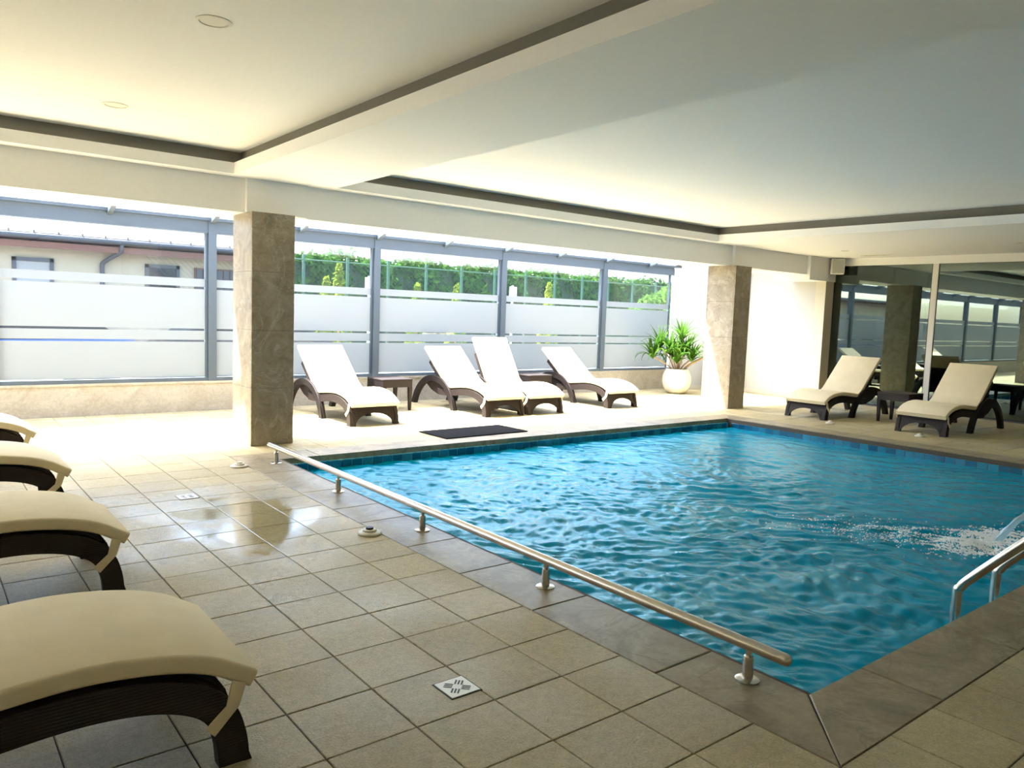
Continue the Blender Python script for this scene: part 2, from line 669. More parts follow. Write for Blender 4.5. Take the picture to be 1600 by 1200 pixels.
# ------------------------------------------------------------------ layout numbers (metres)
SX, SY = 0.3511, 0.3446          # floor tile pitch
GX, GY = 2.47, 3.297             # a joint crossing of the tile grid
PX0, PX1, PY0, PY1 = 2.85, 10.05, 1.575, 7.20      # pool opening
CW = 0.37                        # coping width
WATER = -0.13
WIN_Y = 11.0
GLASS_X = 14.6
WALL_X = 14.3
XL, YB = -9.38, -3.0             # left and back wall of the hall
Z_SOF, Z_LIP, Z_UP = 2.814, 2.925, 3.05
Z_BEAM = 2.46

# ================================================================== SETTING
# ---- ground outside
g = MB().box(-40, 60, 11.32, 70, -0.4, -0.15).build('ground', 'asphalt')
struct(g, 'pale paving outside the windows')

# ---- floor: grout bed with the pool cut out, then tiles as pieces
mb = MB()
zt = -0.007
mb.box(XL, PX0 + 0.03, YB, WIN_Y, -0.3, zt)
mb.box(PX1 - 0.03, GLASS_X, YB, WIN_Y, -0.3, zt)
mb.box(PX0 + 0.03, PX1 - 0.03, YB, PY0 - 0.03, -0.3, zt)
mb.box(PX0 + 0.03, PX1 - 0.03, PY1 + 0.03, WIN_Y, -0.3, zt)
floor = struct(mb.build('floor', 'grout'), 'beige stone tile floor around the pool')

CX0, CX1, CY0, CY1 = GX, PX1 + CW, GY - 6 * SY, PY1 + CW      # outer edge of the coping
gap = 0.0055


def tile_rect(x0, x1, y0, y1):
    """clip a tile against the coping ring; returns list of rectangles"""
    if x1 <= CX0 + 1e-4 or x0 >= CX1 - 1e-4 or y1 <= CY0 + 1e-4 or y0 >= CY1 - 1e-4:
        return [(x0, x1, y0, y1)]
    out = []
    if x0 < CX0:
        out.append((x0, CX0, y0, y1))
    if x1 > CX1:
        out.append((CX1, x1, y0, y1))
    a, b = max(x0, CX0), min(x1, CX1)
    if y0 < CY0 and a < b:
        out.append((a, b, y0, CY0))
    if y1 > CY1 and a < b:
        out.append((a, b, CY1, y1))
    return [r for r in out if r[1] - r[0] > 0.03 and r[3] - r[2] > 0.03]


tiles = []
i0, i1 = math.ceil((XL - GX) / SX), math.floor((WALL_X - GX) / SX)
j0, j1 = math.ceil((YB - GY) / SY), math.floor((WIN_Y - GY) / SY)
for i in range(i0, i1 + 1):
    for j in range(j0, j1 + 1):
        x0, y0 = GX + i * SX, GY + j * SY
        for r_ in tile_rect(x0, min(x0 + SX, GLASS_X), y0, min(y0 + SY, WIN_Y)):
            x0_, x1_, y0_, y1_ = r_
            cx_, cy_ = (x0_ + x1_) / 2, (y0_ + y1_) / 2
            q = project((cx_, cy_, 0))
            seen = 0.0
            if q and -60 < q[0] < 1660 and -60 < q[1] < 1290:
                d = math.hypot(cx_, cy_)
                seen = (x1_ - x0_) * (y1_ - y0_) / d ** 3
                if x0_ < 0.2:
                    seen *= 0.5
            tiles.append((seen, r_))
tiles.sort(key=lambda t: -t[0])


def tile_mesh(w, h):
    m_ = MB()
    c = 0.0025
    a, b = w / 2 - gap / 2, h / 2 - gap / 2
    v = [(-a, -b, -0.012), (a, -b, -0.012), (a, b, -0.012), (-a, b, -0.012),
         (-a, -b, -c), (a, -b, -c), (a, b, -c), (-a, b, -c),
         (-a + c, -b + c, 0), (a - c, -b + c, 0), (a - c, b - c, 0), (-a + c, b - c, 0)]
    f = [(8, 9, 10, 11)]
    for k in range(4):
        n_ = (k + 1) % 4
        f += [(k, n_, 4 + n_, 4 + k), (4 + k, 4 + n_, 8 + n_, 8 + k)]
    return m_.add(v, f)


tile_cache = {}
rest = MB()
for k, (seen, (x0, x1, y0, y1)) in enumerate(tiles):
    w, h = round(x1 - x0, 3), round(y1 - y0, 3)
    cx_, cy_ = (x0 + x1) / 2, (y0 + y1) / 2
    dz = random.uniform(-0.0012, 0.0004)
    if k < 300:
        if (w, h) not in tile_cache:
            tile_cache[w, h] = tile_mesh(w, h).mesh('tile', 'tile')
        link('tile', tile_cache[w, h], floor, (cx_, cy_, dz))
    else:
        tm = tile_mesh(w, h)
        rest.add([(p[0] + cx_, p[1] + cy_, p[2] + dz) for p in tm.v], tm.f)
ro = rest.build('tile_field', 'tile', floor)
tag(ro, 'small far floor tiles', kind='stuff')

# ---- pool coping: one slab at a time, mitred corners, overhanging the pool
coping = struct(empty('trim_1'), 'stone coping slabs around the pool rim')


def slab(poly, z0=-0.055, z1=0.0015):
    cx_ = sum(p[0] for p in poly) / len(poly)
    cy_ = sum(p[1] for p in poly) / len(poly)
    g_ = 0.003
    pl = []
    for px, py in poly:
        d = math.hypot(px - cx_, py - cy_)
        pl.append(((px - cx_) * (1 - g_ / d), (py - cy_) * (1 - g_ / d)))
    m_ = MB()
    n = len(pl)
    c = 0.006
    top = [(p[0] * (1 - c / math.hypot(*p)), p[1] * (1 - c / math.hypot(*p))) for p in pl]
    v = [(*p, z0) for p in pl] + [(*p, z1 - c * 0.6) for p in pl] + [(*p, z1) for p in top]
    f = [tuple(range(n))[::-1], tuple(range(2 * n, 3 * n))]
    for k in range(n):
        t = (k + 1) % n
        f += [(k, t, n + t, n + k), (n + k, n + t, 2 * n + t, 2 * n + k)]
    m_.add(v, f)
    m_.build('coping_slab', 'coping', coping, loc=(cx_, cy_, 0))


ysl = [2.057, 2.879, 3.531, 4.123, 4.769, 5.197, 5.798, 6.638]
slab([(CX0, CY0), (PX0, PY0), (PX0, ysl[0]), (CX0, ysl[0])])
for a, b in zip(ysl[:-1], ysl[1:]):
    slab([(CX0, a), (PX0, a), (PX0, b), (CX0, b)])
slab([(CX0, ysl[-1]), (PX0, ysl[-1]), (PX0, PY1), (CX0, CY1)])
xsn = [3.27, 4.10, 4.85, 5.65, 6.45, 7.25, 8.05, 8.85, 9.4]
slab([(CX0, CY0), (xsn[0], CY0), (xsn[0], PY0), (PX0, PY0)])
for a, b in zip(xsn[:-1], xsn[1:]):
    slab([(a, CY0), (b, CY0), (b, PY0), (a, PY0)])
slab([(xsn[-1], CY0), (CX1, CY0), (PX1, PY0), (xsn[-1], PY0)])
xsf = [3.27, 4.42, 5.45, 6.45, 7.45, 8.45, 9.4]
slab([(PX0, PY1), (xsf[0], PY1), (xsf[0], CY1), (CX0, CY1)])
for a, b in zip(xsf[:-1], xsf[1:]):
    slab([(a, PY1), (b, PY1), (b, CY1), (a, CY1)])
slab([(xsf[-1], PY1), (PX1, PY1), (CX1, CY1), (xsf[-1], CY1)])
ysr = [2.3, 3.25, 4.2, 5.15, 6.1]
slab([(PX1, PY0), (CX1, CY0), (CX1, ysr[0]), (PX1, ysr[0])])
for a, b in zip(ysr[:-1], ysr[1:]):
    slab([(PX1, a), (CX1, a), (CX1, b), (PX1, b)])
slab([(PX1, ysr[-1]), (CX1, ysr[-1]), (CX1, CY1), (PX1, PY1)])

# ---- pool basin, waterline tiles, water
e = 0.03
mb = MB()
D = -1.35
X0, X1, Y0, Y1 = PX0 + e, PX1 - e, PY0 - e, PY1 - e
X0, X1, Y0, Y1 = PX0 + e, PX1 - e + 0.06, PY0 - 0.03, PY1 + 0.03
X0 = PX0 - 0.0 + 0.0
mb.box(PX0 - 0.05, PX1 + 0.05, PY0 - 0.05, PY1 + 0.05, D - 0.15, D)
mb.box(PX0 - 0.05, PX0 + 0.025, PY0 - 0.05, PY1 + 0.05, D, -0.055)
mb.box(PX1 - 0.025, PX1 + 0.05, PY0 - 0.05, PY1 + 0.05, D, -0.055)
mb.box(PX0 - 0.05, PX1 + 0.05, PY0 - 0.05, PY0 + 0.025, D, -0.055)
mb.box(PX0 - 0.05, PX1 + 0.05, PY1 - 0.025, PY1 + 0.05, D, -0.055)
basin = struct(mb.build('pool_basin', 'mosaic'), 'blue tiled swimming pool basin')
tm = MB().box(-0.008, 0.0, -0.057, 0.057, -0.055, 0.055, 0.003).mesh('waterline_tile', 'pooltile')
tm2 = MB().box(-0.057, 0.057, -0.008, 0.0, -0.055, 0.055, 0.003).mesh('waterline_tile', 'pooltile')
for k in range(int((PY1 - PY0) / 0.12)):
    link('waterline_tile', tm, basin, (PX1 - 0.025, PY0 + 0.08 + k * 0.12, -0.115))
for k in range(int((PX1 - PX0) / 0.12) - 1):
    link('waterline_tile', tm2, basin, (PX0 + 0.1 + k * 0.12, PY1 - 0.025, -0.115))

nx, ny = 420, 330
gx = np.linspace(PX0 + 0.026, PX1 - 0.034, nx)
gy = np.linspace(PY0 + 0.026, PY1 - 0.034, ny)
XX, YY = np.meshgrid(gx, gy)
H = np.zeros_like(XX)
wx = XX + 0.18 * np.sin(1.7 * YY + 0.6) + 0.10 * np.sin(3.9 * YY + 1.3 * XX)
wy = YY + 0.16 * np.sin(1.9 * XX + 1.1) + 0.09 * np.sin(4.3 * XX - 1.7 * YY)
calm = 0.34 + 0.66 / (1 + np.exp((XX - 7.4) * 1.1 + (YY - 4.5) * 0.35))      # livelier water at the left, by the jets
for k in range(110):
    lam = 0.075 * (6.5 ** (rng.random() ** 1.5))
    th = rng.normal(0.9, 0.75) + (np.pi if rng.random() < 0.4 else 0)
    kk = 2 * np.pi / lam
    H += (0.0027 * lam ** 0.66) * np.sin(kk * (wx * np.cos(th) + wy * np.sin(th)) + rng.random() * 6.28)
H *= calm
for (jx, jy, am) in ((6.3, 2.35, 0.012), (4.6, 4.2, 0.006)):
    rr = np.hypot(XX - jx, YY - jy)
    H += am * np.exp(-rr * 0.9) * np.sin(rr * 22)
V = np.stack([XX.ravel(), YY.ravel(), (WATER + H).ravel()], 1)
idx = np.arange(nx * ny).reshape(ny, nx)
Fq = np.stack([idx[:-1, :-1].ravel(), idx[:-1, 1:].ravel(), idx[1:, 1:].ravel(), idx[1:, :-1].ravel()], 1)
me = bpy.data.meshes.new('pool_water')
me.from_pydata(V.tolist(), [], Fq.tolist())
me.polygons.foreach_set('use_smooth', [True] * len(me.polygons))
me.materials.append(M['water'])
wat = link('pool_water', me)
tag(wat, 'rippled turquoise water filling the swimming pool', 'water', kind='stuff')

# ---- ceiling: upper slab with two trays, soffit strips with a lip and a dark cove behind
mb = MB()
mb.box(XL - 0.3, 19.5, YB - 0.3, 8.88, Z_UP, 3.55)
ceiling = struct(mb.build('ceiling', 'paint'), 'cream plaster ceiling with two recessed trays')
TX1, TX2, TX3, TY = 2.67, 3.80, 10.62, 8.03


def soffit(x0, x1, y0, y1):
    MB().box(x0, x1, y0, y1, Z_SOF, Z_LIP).build('soffit_panel', 'paint', ceiling)


soffit(XL, TX1, TY, 8.30)
soffit(TX1, TX2, YB, 8.30)
soffit(TX2, TX3, TY, 8.30)
soffit(TX3, 19.4, YB, 8.30)
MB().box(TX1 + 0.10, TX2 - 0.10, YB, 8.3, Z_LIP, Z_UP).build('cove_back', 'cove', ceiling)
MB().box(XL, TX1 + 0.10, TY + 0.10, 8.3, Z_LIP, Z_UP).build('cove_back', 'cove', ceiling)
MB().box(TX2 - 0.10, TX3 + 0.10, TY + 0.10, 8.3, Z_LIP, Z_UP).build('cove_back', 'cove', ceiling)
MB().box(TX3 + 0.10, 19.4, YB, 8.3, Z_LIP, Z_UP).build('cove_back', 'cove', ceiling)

# ---- beam over the columns
beam = struct(empty('trim_2'), 'cream beam running over the stone columns')
MB().box(XL, 14.9, 8.22, 8.88, Z_BEAM, Z_UP + 0.4).build('beam', 'paint', beam)
MB().box(2.85, 3.517, 8.165, 8.24, Z_BEAM + 0.004, Z_SOF).build('beam_casing', 'paint', beam)
MB().box(11.29, 12.08, 8.165, 8.24, Z_BEAM + 0.004, Z_SOF).build('beam_casing', 'paint', beam)
MB().box(13.66, GLASS_X + 0.02, 8.15, 8.9, 2.36, Z_SOF).build('beam_casing', 'paint', beam)

# ---- walls
struct(MB().box(XL - 0.2, XL, YB, WIN_Y + 0.2, -0.2, 3.2).build('wall_left', 'hall_wall'), 'white side wall out of view')
struct(MB().box(XL - 0.2, 19.5, YB - 0.2, YB, -0.2, 3.2).build('wall_back', 'hall_wall'), 'white wall behind the viewer')
dado = struct(empty('wall_window'), 'low beige stone wall under the windows')
MB().box(XL, 13.12, WIN_Y, WIN_Y + 0.32, -0.2, 0.385).build('stone_facing', 'dado', dado)
MB().box(XL, 13.12, WIN_Y - 0.012, WIN_Y + 0.34, 0.385, 0.415).build('sill', 'dado', dado)
# slanting end wall of the glazed bay, then the white wall beside the partition
dA, dB = (13.07, 11.0), (WALL_X, 9.86)
mb = MB()
def end_z(y):
    return 2.44 + (11.0 - y) * 0.34
v = [(dA[0], dA[1], -0.1), (dB[0], dB[1], -0.1), (dB[0], dB[1], end_z(dB[1])), (dA[0], dA[1], end_z(dA[1]))]
v += [(p[0] + 0.14, p[1] + 0.15, p[2]) for p in v]
mb.add(v, [(0, 1, 2, 3), (7, 6, 5, 4), (0, 3, 7, 4), (1, 5, 6, 2), (3, 2, 6, 7), (0, 4, 5, 1)])
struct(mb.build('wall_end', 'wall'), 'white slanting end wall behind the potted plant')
wr = struct(empty('wall_right'), 'white wall between stone column and glass partition')
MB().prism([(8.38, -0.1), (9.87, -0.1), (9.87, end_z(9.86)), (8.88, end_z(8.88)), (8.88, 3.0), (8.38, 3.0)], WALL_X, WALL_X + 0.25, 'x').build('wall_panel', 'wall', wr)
MB().box(WALL_X, GLASS_X + 0.02, 8.17, 8.38, 0, 2.36).build('pilaster', 'beige', wr)
MB().box(GLASS_X - 0.02, GLASS_X + 0.12, YB, 8.17, 2.675, Z_SOF).build('header', 'hall_wall', wr)
bb = struct(empty('baseboard_right'), 'beige skirting along the white wall')
MB().box(WALL_X - 0.018, WALL_X, 8.38, 9.85, 0, 0.085).build('skirting', 'beige', bb)
ux, uy = (dB[0] - dA[0]), (dB[1] - dA[1])
ul = math.hypot(ux, uy)
nxn, nyn = uy / ul, -ux / ul
v = [(dA[0] + ux * a + nxn * o_, dA[1] + uy * a + nyn * o_, z) for z in (0, 0.085) for a in (0.02, 1.0) for o_ in (0, 0.018)]
MB().add(v, [(0, 1, 3, 2), (4, 6, 7, 5), (0, 4, 5, 1), (2, 3, 7, 6), (1, 5, 7, 3), (0, 2, 6, 4)]).build('skirting', 'beige', bb)

# ---- glass partition and the dim room behind it
for n_, (y0, y1) in enumerate(((6.30, 8.17), (4.30, 6.20), (2.30, 4.20), (0.30, 2.20), (-3.0, 0.20))):
    w_ = struct(empty('window_%d' % (11 + n_)), 'tall tinted glass panel of the partition')
    MB().box(GLASS_X, GLASS_X + 0.012, y0, y1, 0.02, 2.675).build('pane', 'dark_glass', w_)
    MB().box(GLASS_X - 0.012, GLASS_X + 0.05, y0 - 0.10, y0, 0.0, 2.675).build('mullion', 'alu_white', w_)
    MB().box(GLASS_X - 0.004, GLASS_X + 0.03, y0, y0 + 0.014, 0.02, 2.675).build('gasket', 'gasket', w_)
    MB().box(GLASS_X - 0.004, GLASS_X + 0.03, y1 - 0.014, y1, 0.02, 2.675).build('gasket', 'gasket', w_)
    MB().box(GLASS_X - 0.004, GLASS_X + 0.03, y0, y1, 0.0, 0.02).build('gasket', 'gasket', w_)
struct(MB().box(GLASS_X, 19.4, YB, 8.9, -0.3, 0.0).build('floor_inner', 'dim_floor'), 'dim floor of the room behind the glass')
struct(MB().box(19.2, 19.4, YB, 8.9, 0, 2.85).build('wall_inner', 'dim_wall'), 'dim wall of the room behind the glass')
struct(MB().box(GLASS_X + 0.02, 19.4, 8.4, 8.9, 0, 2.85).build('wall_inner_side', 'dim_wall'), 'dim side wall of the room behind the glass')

# ---- window front
PITCH_W = 2.55
edges = [-9.38, -6.83, -4.28, -1.73, 0.82, 3.37, 5.92, 8.47, 11.02, 13.1]
FILM = [(0.475, 0.955), (0.983, 1.108), (1.138, 1.682), (1.715, 1.822)]
for n_, (a, b) in enumerate(zip(edges[:-1], edges[1:])):
    w_ = struct(empty('window_%d' % (n_ + 1)), 'large window with frosted film bands')
    last = n_ == len(edges) - 2
    mw = 0.055
    if n_ > 0:
        MB().box(a - mw, a + mw, WIN_Y - 0.005, WIN_Y + 0.13, 0.415, 2.62).build('mullion', 'alu', w_)
    MB().box(a + mw, b - (0 if last else mw), WIN_Y + 0.01, WIN_Y + 0.11, 0.415, 0.462).build('bottom_rail', 'alu', w_)
    MB().box(a + mw, b - (0 if last else mw), WIN_Y + 0.01, WIN_Y + 0.11, 2.452, 2.62).build('top_rail', 'alu', w_)
    MB().box(b - mw - 0.032, b - mw - 0.006, WIN_Y + 0.03, WIN_Y + 0.09, 0.462, 2.452).build('sash_bar', 'alu', w_)
    MB().box(a + mw, b - mw, WIN_Y + 0.056, WIN_Y + 0.064, 0.462, 2.452).build('pane', 'glass', w_)
    for z0, z1 in FILM:
        MB().box(a + mw, b - mw - 0.033, WIN_Y + 0.050, WIN_Y + 0.0535, z0, z1).build('frosted_film', 'film', w_)

# sloping glass roof of the bay
roof = struct(empty('window_10'), 'sloping glass roof over the bay with grey rafters')
def roof_z(y):
    return 2.60 + (11.1 - y) * 0.36
rx = [0.82 + 1.275 * k for k in range(-8, 10)]
for x in rx:
    mb = MB()
    mb.prism([(11.16, roof_z(11.16) - 0.06), (8.8, roof_z(8.8) - 0.06), (8.8, roof_z(8.8) + 0.03), (11.16, roof_z(11.16) + 0.03)], x - 0.03, x + 0.03, 'x')
    mb.build('rafter', 'alu', roof)
for x0, x1 in zip(rx[:-1], rx[1:]):
    MB().prism([(11.3, roof_z(11.3) + 0.035), (8.8, roof_z(8.8) + 0.035), (8.8, roof_z(8.8) + 0.047), (11.3, roof_z(11.3) + 0.047)], x0 + 0.005, x1 - 0.005, 'x').build('pane', 'roof_glass', roof)
MB().prism([(11.3, roof_z(11.3) + 0.03), (8.8, roof_z(8.8) + 0.03), (8.8, roof_z(8.8) + 0.2), (11.3, roof_z(11.3) + 0.2)], 13.12, 15.2, 'x').build('solid_roof_end', 'wall', roof)
MB().prism([(11.3, roof_z(11.3) + 0.035), (8.8, roof_z(8.8) + 0.035), (8.8, roof_z(8.8) + 0.047), (11.3, roof_z(11.3) + 0.047)], 12.3, 13.11, 'x').build('pane', 'roof_glass', roof)
MB().box(XL, 13.3, WIN_Y - 0.03, WIN_Y + 0.16, 2.62, 2.66).build('eaves_rail', 'alu', roof)
MB().box(XL, 13.3, WIN_Y + 0.16, WIN_Y + 0.30, 2.46, 2.60).build('gutter', 'alu', roof)

# ================================================================== THINGS
# ---- stone columns, four courses of slabs on every face
def column(name, x0, x1, y0, y1, label):
    t = empty(name, ((x0 + x1) / 2, (y0 + y1) / 2, 0))
    tag(t, label, 'column', 'stone clad columns')
    w, d, th = (x1 - x0) / 2, (y1 - y0) / 2, 0.018
    MB().box(-w + th, w - th, -d + th, d - th, 0, Z_BEAM).build('core', 'grout', t)
    hh = Z_BEAM / 4
    for k in range(4):
        z0, z1 = k * hh + 0.0015, (k + 1) * hh - 0.0015
        for s in (-1, 1):
            ya, yb = sorted((s * d, s * (d - th - 0.004)))
            MB().box(-w, w, ya, yb, z0, z1, 0.0025).build('stone_slab', 'column', t)
            xa, xb = sorted((s * w, s * (w - th - 0.004)))
            MB().box(xa, xb, -d + th + 0.006, d - th - 0.006, z0, z1, 0.0025).build('stone_slab', 'column', t)
    return t


column('stone_column', 2.848, 3.310, 8.0, 8.58, 'grey brown marble column at the head of the handrail')
column('stone_column', 11.117, 11.564, 8.0, 8.58, 'marble column at the far pool corner beside the white wall')

# ---- loungers
LOUNGE_W = 0.70


def rect_section(w, h0, h1, r=0.0):
    a = w / 2
    if r <= 0:
        return [(-a, h0), (a, h0), (a, h1), (-a, h1)]
    pts = []
    for cx_, cz_, st in ((a - r, h0 + r, -90), (a - r, h1 - r, 0), (-a + r, h1 - r, 90), (-a + r, h0 + r, 180)):
        for q in (0, 30, 60, 90):
            an = R(st + q)
            pts.append((cx_ + r * math.cos(an), cz_ + r * math.sin(an)))
    return pts


def sun_lounger(loc, rotz, back_deg, label):
    t = empty('sun_lounger', loc, rotz)
    tag(t, label, 'sun lounger', 'wicker sun loungers with cream cushions')
    W = LOUNGE_W
    # side rails sweep from the hinge over the hump and down to the floor at the foot end
    rail = smooth_path([(1.30, 0.305), (1.12, 0.305), (0.92, 0.318), (0.72, 0.345), (0.52, 0.360), (0.36, 0.352), (0.22, 0.322), (0.11, 0.268), (0.045, 0.195), (0.012, 0.10), (0.0, 0.0)], 4)
    sec = [(-0.024, 0.0), (0.024, 0.0), (0.024, 0.098), (-0.024, 0.098)]
    for s in (-1, 1):
        sweep_yz(MB(), rail, sec, s * (W / 2 - 0.024)).build('side_rail', 'wicker', t, True)
    # foot panel with its arched cut-out
    a = W / 2 - 0.005
    arch = [(0.275 * math.cos(R(180 - 15 * k)), 0.158 * math.sin(R(15 * k))) for k in range(13)]
    mb = MB()
    top = 0.262
    m_ = len(arch)
    outer = [(-a - 0.012, 0.0)] + [(-a - 0.012 + (2 * a + 0.024) * k / (m_ - 1), top) for k in range(m_)] + [(a + 0.012, 0.0)]
    front = [(x, 0.0) for x in ()]
    vs_, fs_ = [], []
    for yy in (-0.006, 0.022):
        for x, z in outer[1:-1]:
            vs_.append((x * (1.0 - 0.04), yy + 0.085, z))
        for x, z in arch:
            vs_.append((x, yy + 0.085 * (z / top) ** 1.5, z))
        vs_ += [(-a - 0.008, yy, 0.0), (a + 0.008, yy, 0.0)]
    n_ = 2 * m_ + 2
    for k in range(m_ - 1):
        for o_ in (0, n_):
            fs_.append((o_ + k, o_ + k + 1, o_ + m_ + k + 1, o_ + m_ + k))
        fs_.append((k, k + 1, n_ + k + 1, n_ + k))
        fs_.append((m_ + k, m_ + k + 1, n_ + m_ + k + 1, n_ + m_ + k))
    for o_ in (0, n_):
        fs_.append((o_, o_ + m_, o_ + 2 * m_))
        fs_.append((o_ + m_ - 1, o_ + 2 * m_ - 1, o_ + 2 * m_ + 1))
    fs_ += [(0, 2 * m_, n_ + 2 * m_, n_), (m_ - 1, 2 * m_ + 1, n_ + 2 * m_ + 1, n_ + m_ - 1),
            (m_, 2 * m_, n_ + 2 * m_, n_ + m_), (2 * m_ - 1, 2 * m_ + 1, n_ + 2 * m_ + 1, n_ + 2 * m_ - 1)]
    mb.add(vs_, fs_)
    mb.build('foot_panel', 'wicker', t)
    # arched arm legs, ribbed
    arc = smooth_path([(0.80, 0.0), (0.865, 0.17), (0.965, 0.315), (1.11, 0.425), (1.29, 0.483), (1.48, 0.490), (1.67, 0.445), (1.84, 0.335), (1.97, 0.18), (2.05, 0.0)], 4)
    asec = [(-0.034, -0.088), (0.034, -0.088), (0.034, 0.0), (0.024, 0.0), (0.02, -0.008), (0.014, -0.008), (0.01, 0.002), (-0.01, 0.002), (-0.014, -0.008), (-0.02, -0.008), (-0.024, 0.0), (-0.034, 0.0)]
    for s in (-1, 1):
        sweep_yz(MB(), arc, asec, s * (W / 2 - 0.01)).build('arch_leg', 'wicker', t, True, angle=30)
        MB().prism([(1.02, 0.34), (1.06, 0.25), (1.18, 0.205), (1.36, 0.205), (1.55, 0.26), (1.72, 0.36), (1.6, 0.415), (1.35, 0.42), (1.15, 0.40)],
                   s * (W / 2 - 0.05) - 0.012, s * (W / 2 - 0.05) + 0.012, 'x').build('side_panel', 'wicker', t)
    # seat deck under the cushion
    deck = smooth_path([(1.16, 0.325), (0.92, 0.325), (0.72, 0.352), (0.52, 0.367), (0.36, 0.359), (0.22, 0.33), (0.11, 0.276), (0.06, 0.225)], 3)
    sweep_yz(MB(), deck, [(-W / 2 + 0.05, 0.0), (W / 2 - 0.05, 0.0), (W / 2 - 0.05, 0.02), (-W / 2 + 0.05, 0.02)]).build('seat_deck', 'wicker', t, True)
    MB().box(-W / 2 + 0.05, W / 2 - 0.05, 0.72, 0.78, 0.265, 0.33).build('cross_bar', 'wicker', t)
    # reclining back
    ang = R(back_deg)
    hy, hz = 1.09, 0.335
    d = np.array([math.cos(ang), math.sin(ang)])
    n = np.array([-math.sin(ang), math.cos(ang)])
    L = 0.86
    p0 = np.array([hy, hz])
    q = [p0 + d * 0.0 - n * 0.03, p0 + d * 0.56 - n * 0.03, p0 + d * 0.56, p0]
    MB().prism([tuple(x) for x in q], -W / 2 + 0.035, W / 2 - 0.035, 'x').build('backrest_panel', 'wicker', t)
    for s in (-1, 1):
        q = [p0 + d * 0.02 - n * 0.055, p0 + d * 0.60 - n * 0.05, p0 + d * 0.60 + n * 0.002, p0 + d * 0.02 + n * 0.002]
        MB().prism([tuple(x) for x in q], s * (W / 2 - 0.022) - 0.014, s * (W / 2 - 0.022) + 0.014, 'x').build('backrest_rail', 'wicker', t)
        a1 = p0 + d * 0.42 - n * 0.04
        MB().tube([(s * 0.2, a1[0], a1[1]), (s * 0.2, min(a1[0] + 0.16, 1.72), 0.30)], 0.012, 8).build('prop', 'black', t)
    # cushion: one continuous pad
    seat = [(0.0, 0.243), (0.05, 0.272), (0.12, 0.312), (0.22, 0.345), (0.36, 0.368), (0.52, 0.376), (0.72, 0.361), (0.92, 0.338), (1.03, 0.337)]
    back = [tuple(p0 + d * k + n * 0.008) for k in (0.09, 0.25, 0.5, 0.7, L)]
    path = smooth_path(seat + back, 4)
    cu = sweep_yz(MB(), path, rect_section(0.69, 0.0, 0.060, 0.014)).build('cushion', 'fabric', t, True, angle=50)
    for s in (-1, 1):
        x = s * (W / 2 + 0.003)
        MB().prism([(0.015, 0.268), (0.06, 0.285), (0.078, 0.205), (0.145, 0.145), (0.115, 0.115), (0.038, 0.195)], x - 0.003, x + 0.003, 'x').build('strap', 'fabric', cu)
    return t


PI2 = math.pi / 2
sun_lounger((4.745, 8.80, 0), 0, 41, 'sunlit lounger alone just right of the near marble column')
sun_lounger((6.88, 8.80, 0), 0, 40, 'sunlit lounger with lower back, left of the pair pushed together')
sun_lounger((7.642, 8.77, 0), 0, 58, 'sunlit lounger with the most upright back, right of the pushed together pair')
sun_lounger((9.42, 8.86, 0), 0, 38, 'sunlit lounger nearest the potted plant by the windows')
sun_lounger((11.36, 6.70, 0), -PI2, 44, 'shaded lounger by the glass partition, nearer the white wall')
sun_lounger((11.36, 4.90, 0), -PI2, 44, 'shaded lounger by the glass partition at the right edge')
sun_lounger((0.86, 2.76, 0), PI2, 41, 'lounger foot end large in the lower left corner, nearest the viewer')
sun_lounger((0.86, 4.60, 0), PI2, 41, 'lounger foot end at the left edge, second nearest the viewer')
sun_lounger((0.87, 6.42, 0), PI2, 41, 'lounger foot end at the left edge, third from the viewer')
sun_lounger((0.87, 8.24, 0), PI2, 41, 'lounger foot tip at the left edge on the sunlit floor')


# ---- wicker side tables
def side_table(loc, rotz, label):
    t = empty('side_table', loc, rotz)
    tag(t, label, 'table', 'brown wicker side tables')
    w, h = 0.25, 0.475
    MB().box(-w, w, -w, w, h - 0.025, h, 0.006).build('table_top', 'wicker', t)
    MB().box(-w + 0.004, w - 0.004, -w + 0.004, w - 0.004, h - 0.125, h - 0.025).build('skirt', 'wicker', t)
    for sx in (-1, 1):
        for sy in (-1, 1):
            mb = MB()
            x, y = sx * (w - 0.03), sy * (w - 0.03)
            v = [(x + a * 0.018, y + b * 0.018, 0) for a, b in ((-1, -1), (1, -1), (1, 1), (-1, 1))]
            v += [(x + a * 0.028, y + b * 0.028, h - 0.125) for a, b in ((-1, -1), (1, -1), (1, 1), (-1, 1))]
            mb.add(v, [(3, 2, 1, 0), (4, 5, 6, 7)] + [(k, (k + 1) % 4, 4 + (k + 1) % 4, 4 + k) for k in range(4)])
            mb.build('leg', 'wicker', t)
    return t


side_table((5.72, 10.17, 0), 0, 'brown wicker side table between the first two sunlit loungers')
side_table((8.53, 10.2, 0), 0, 'brown wicker side table behind the upright lounger of the pair')
side_table((12.45, 5.71, 0), 0, 'dark wicker side table between the two shaded loungers')

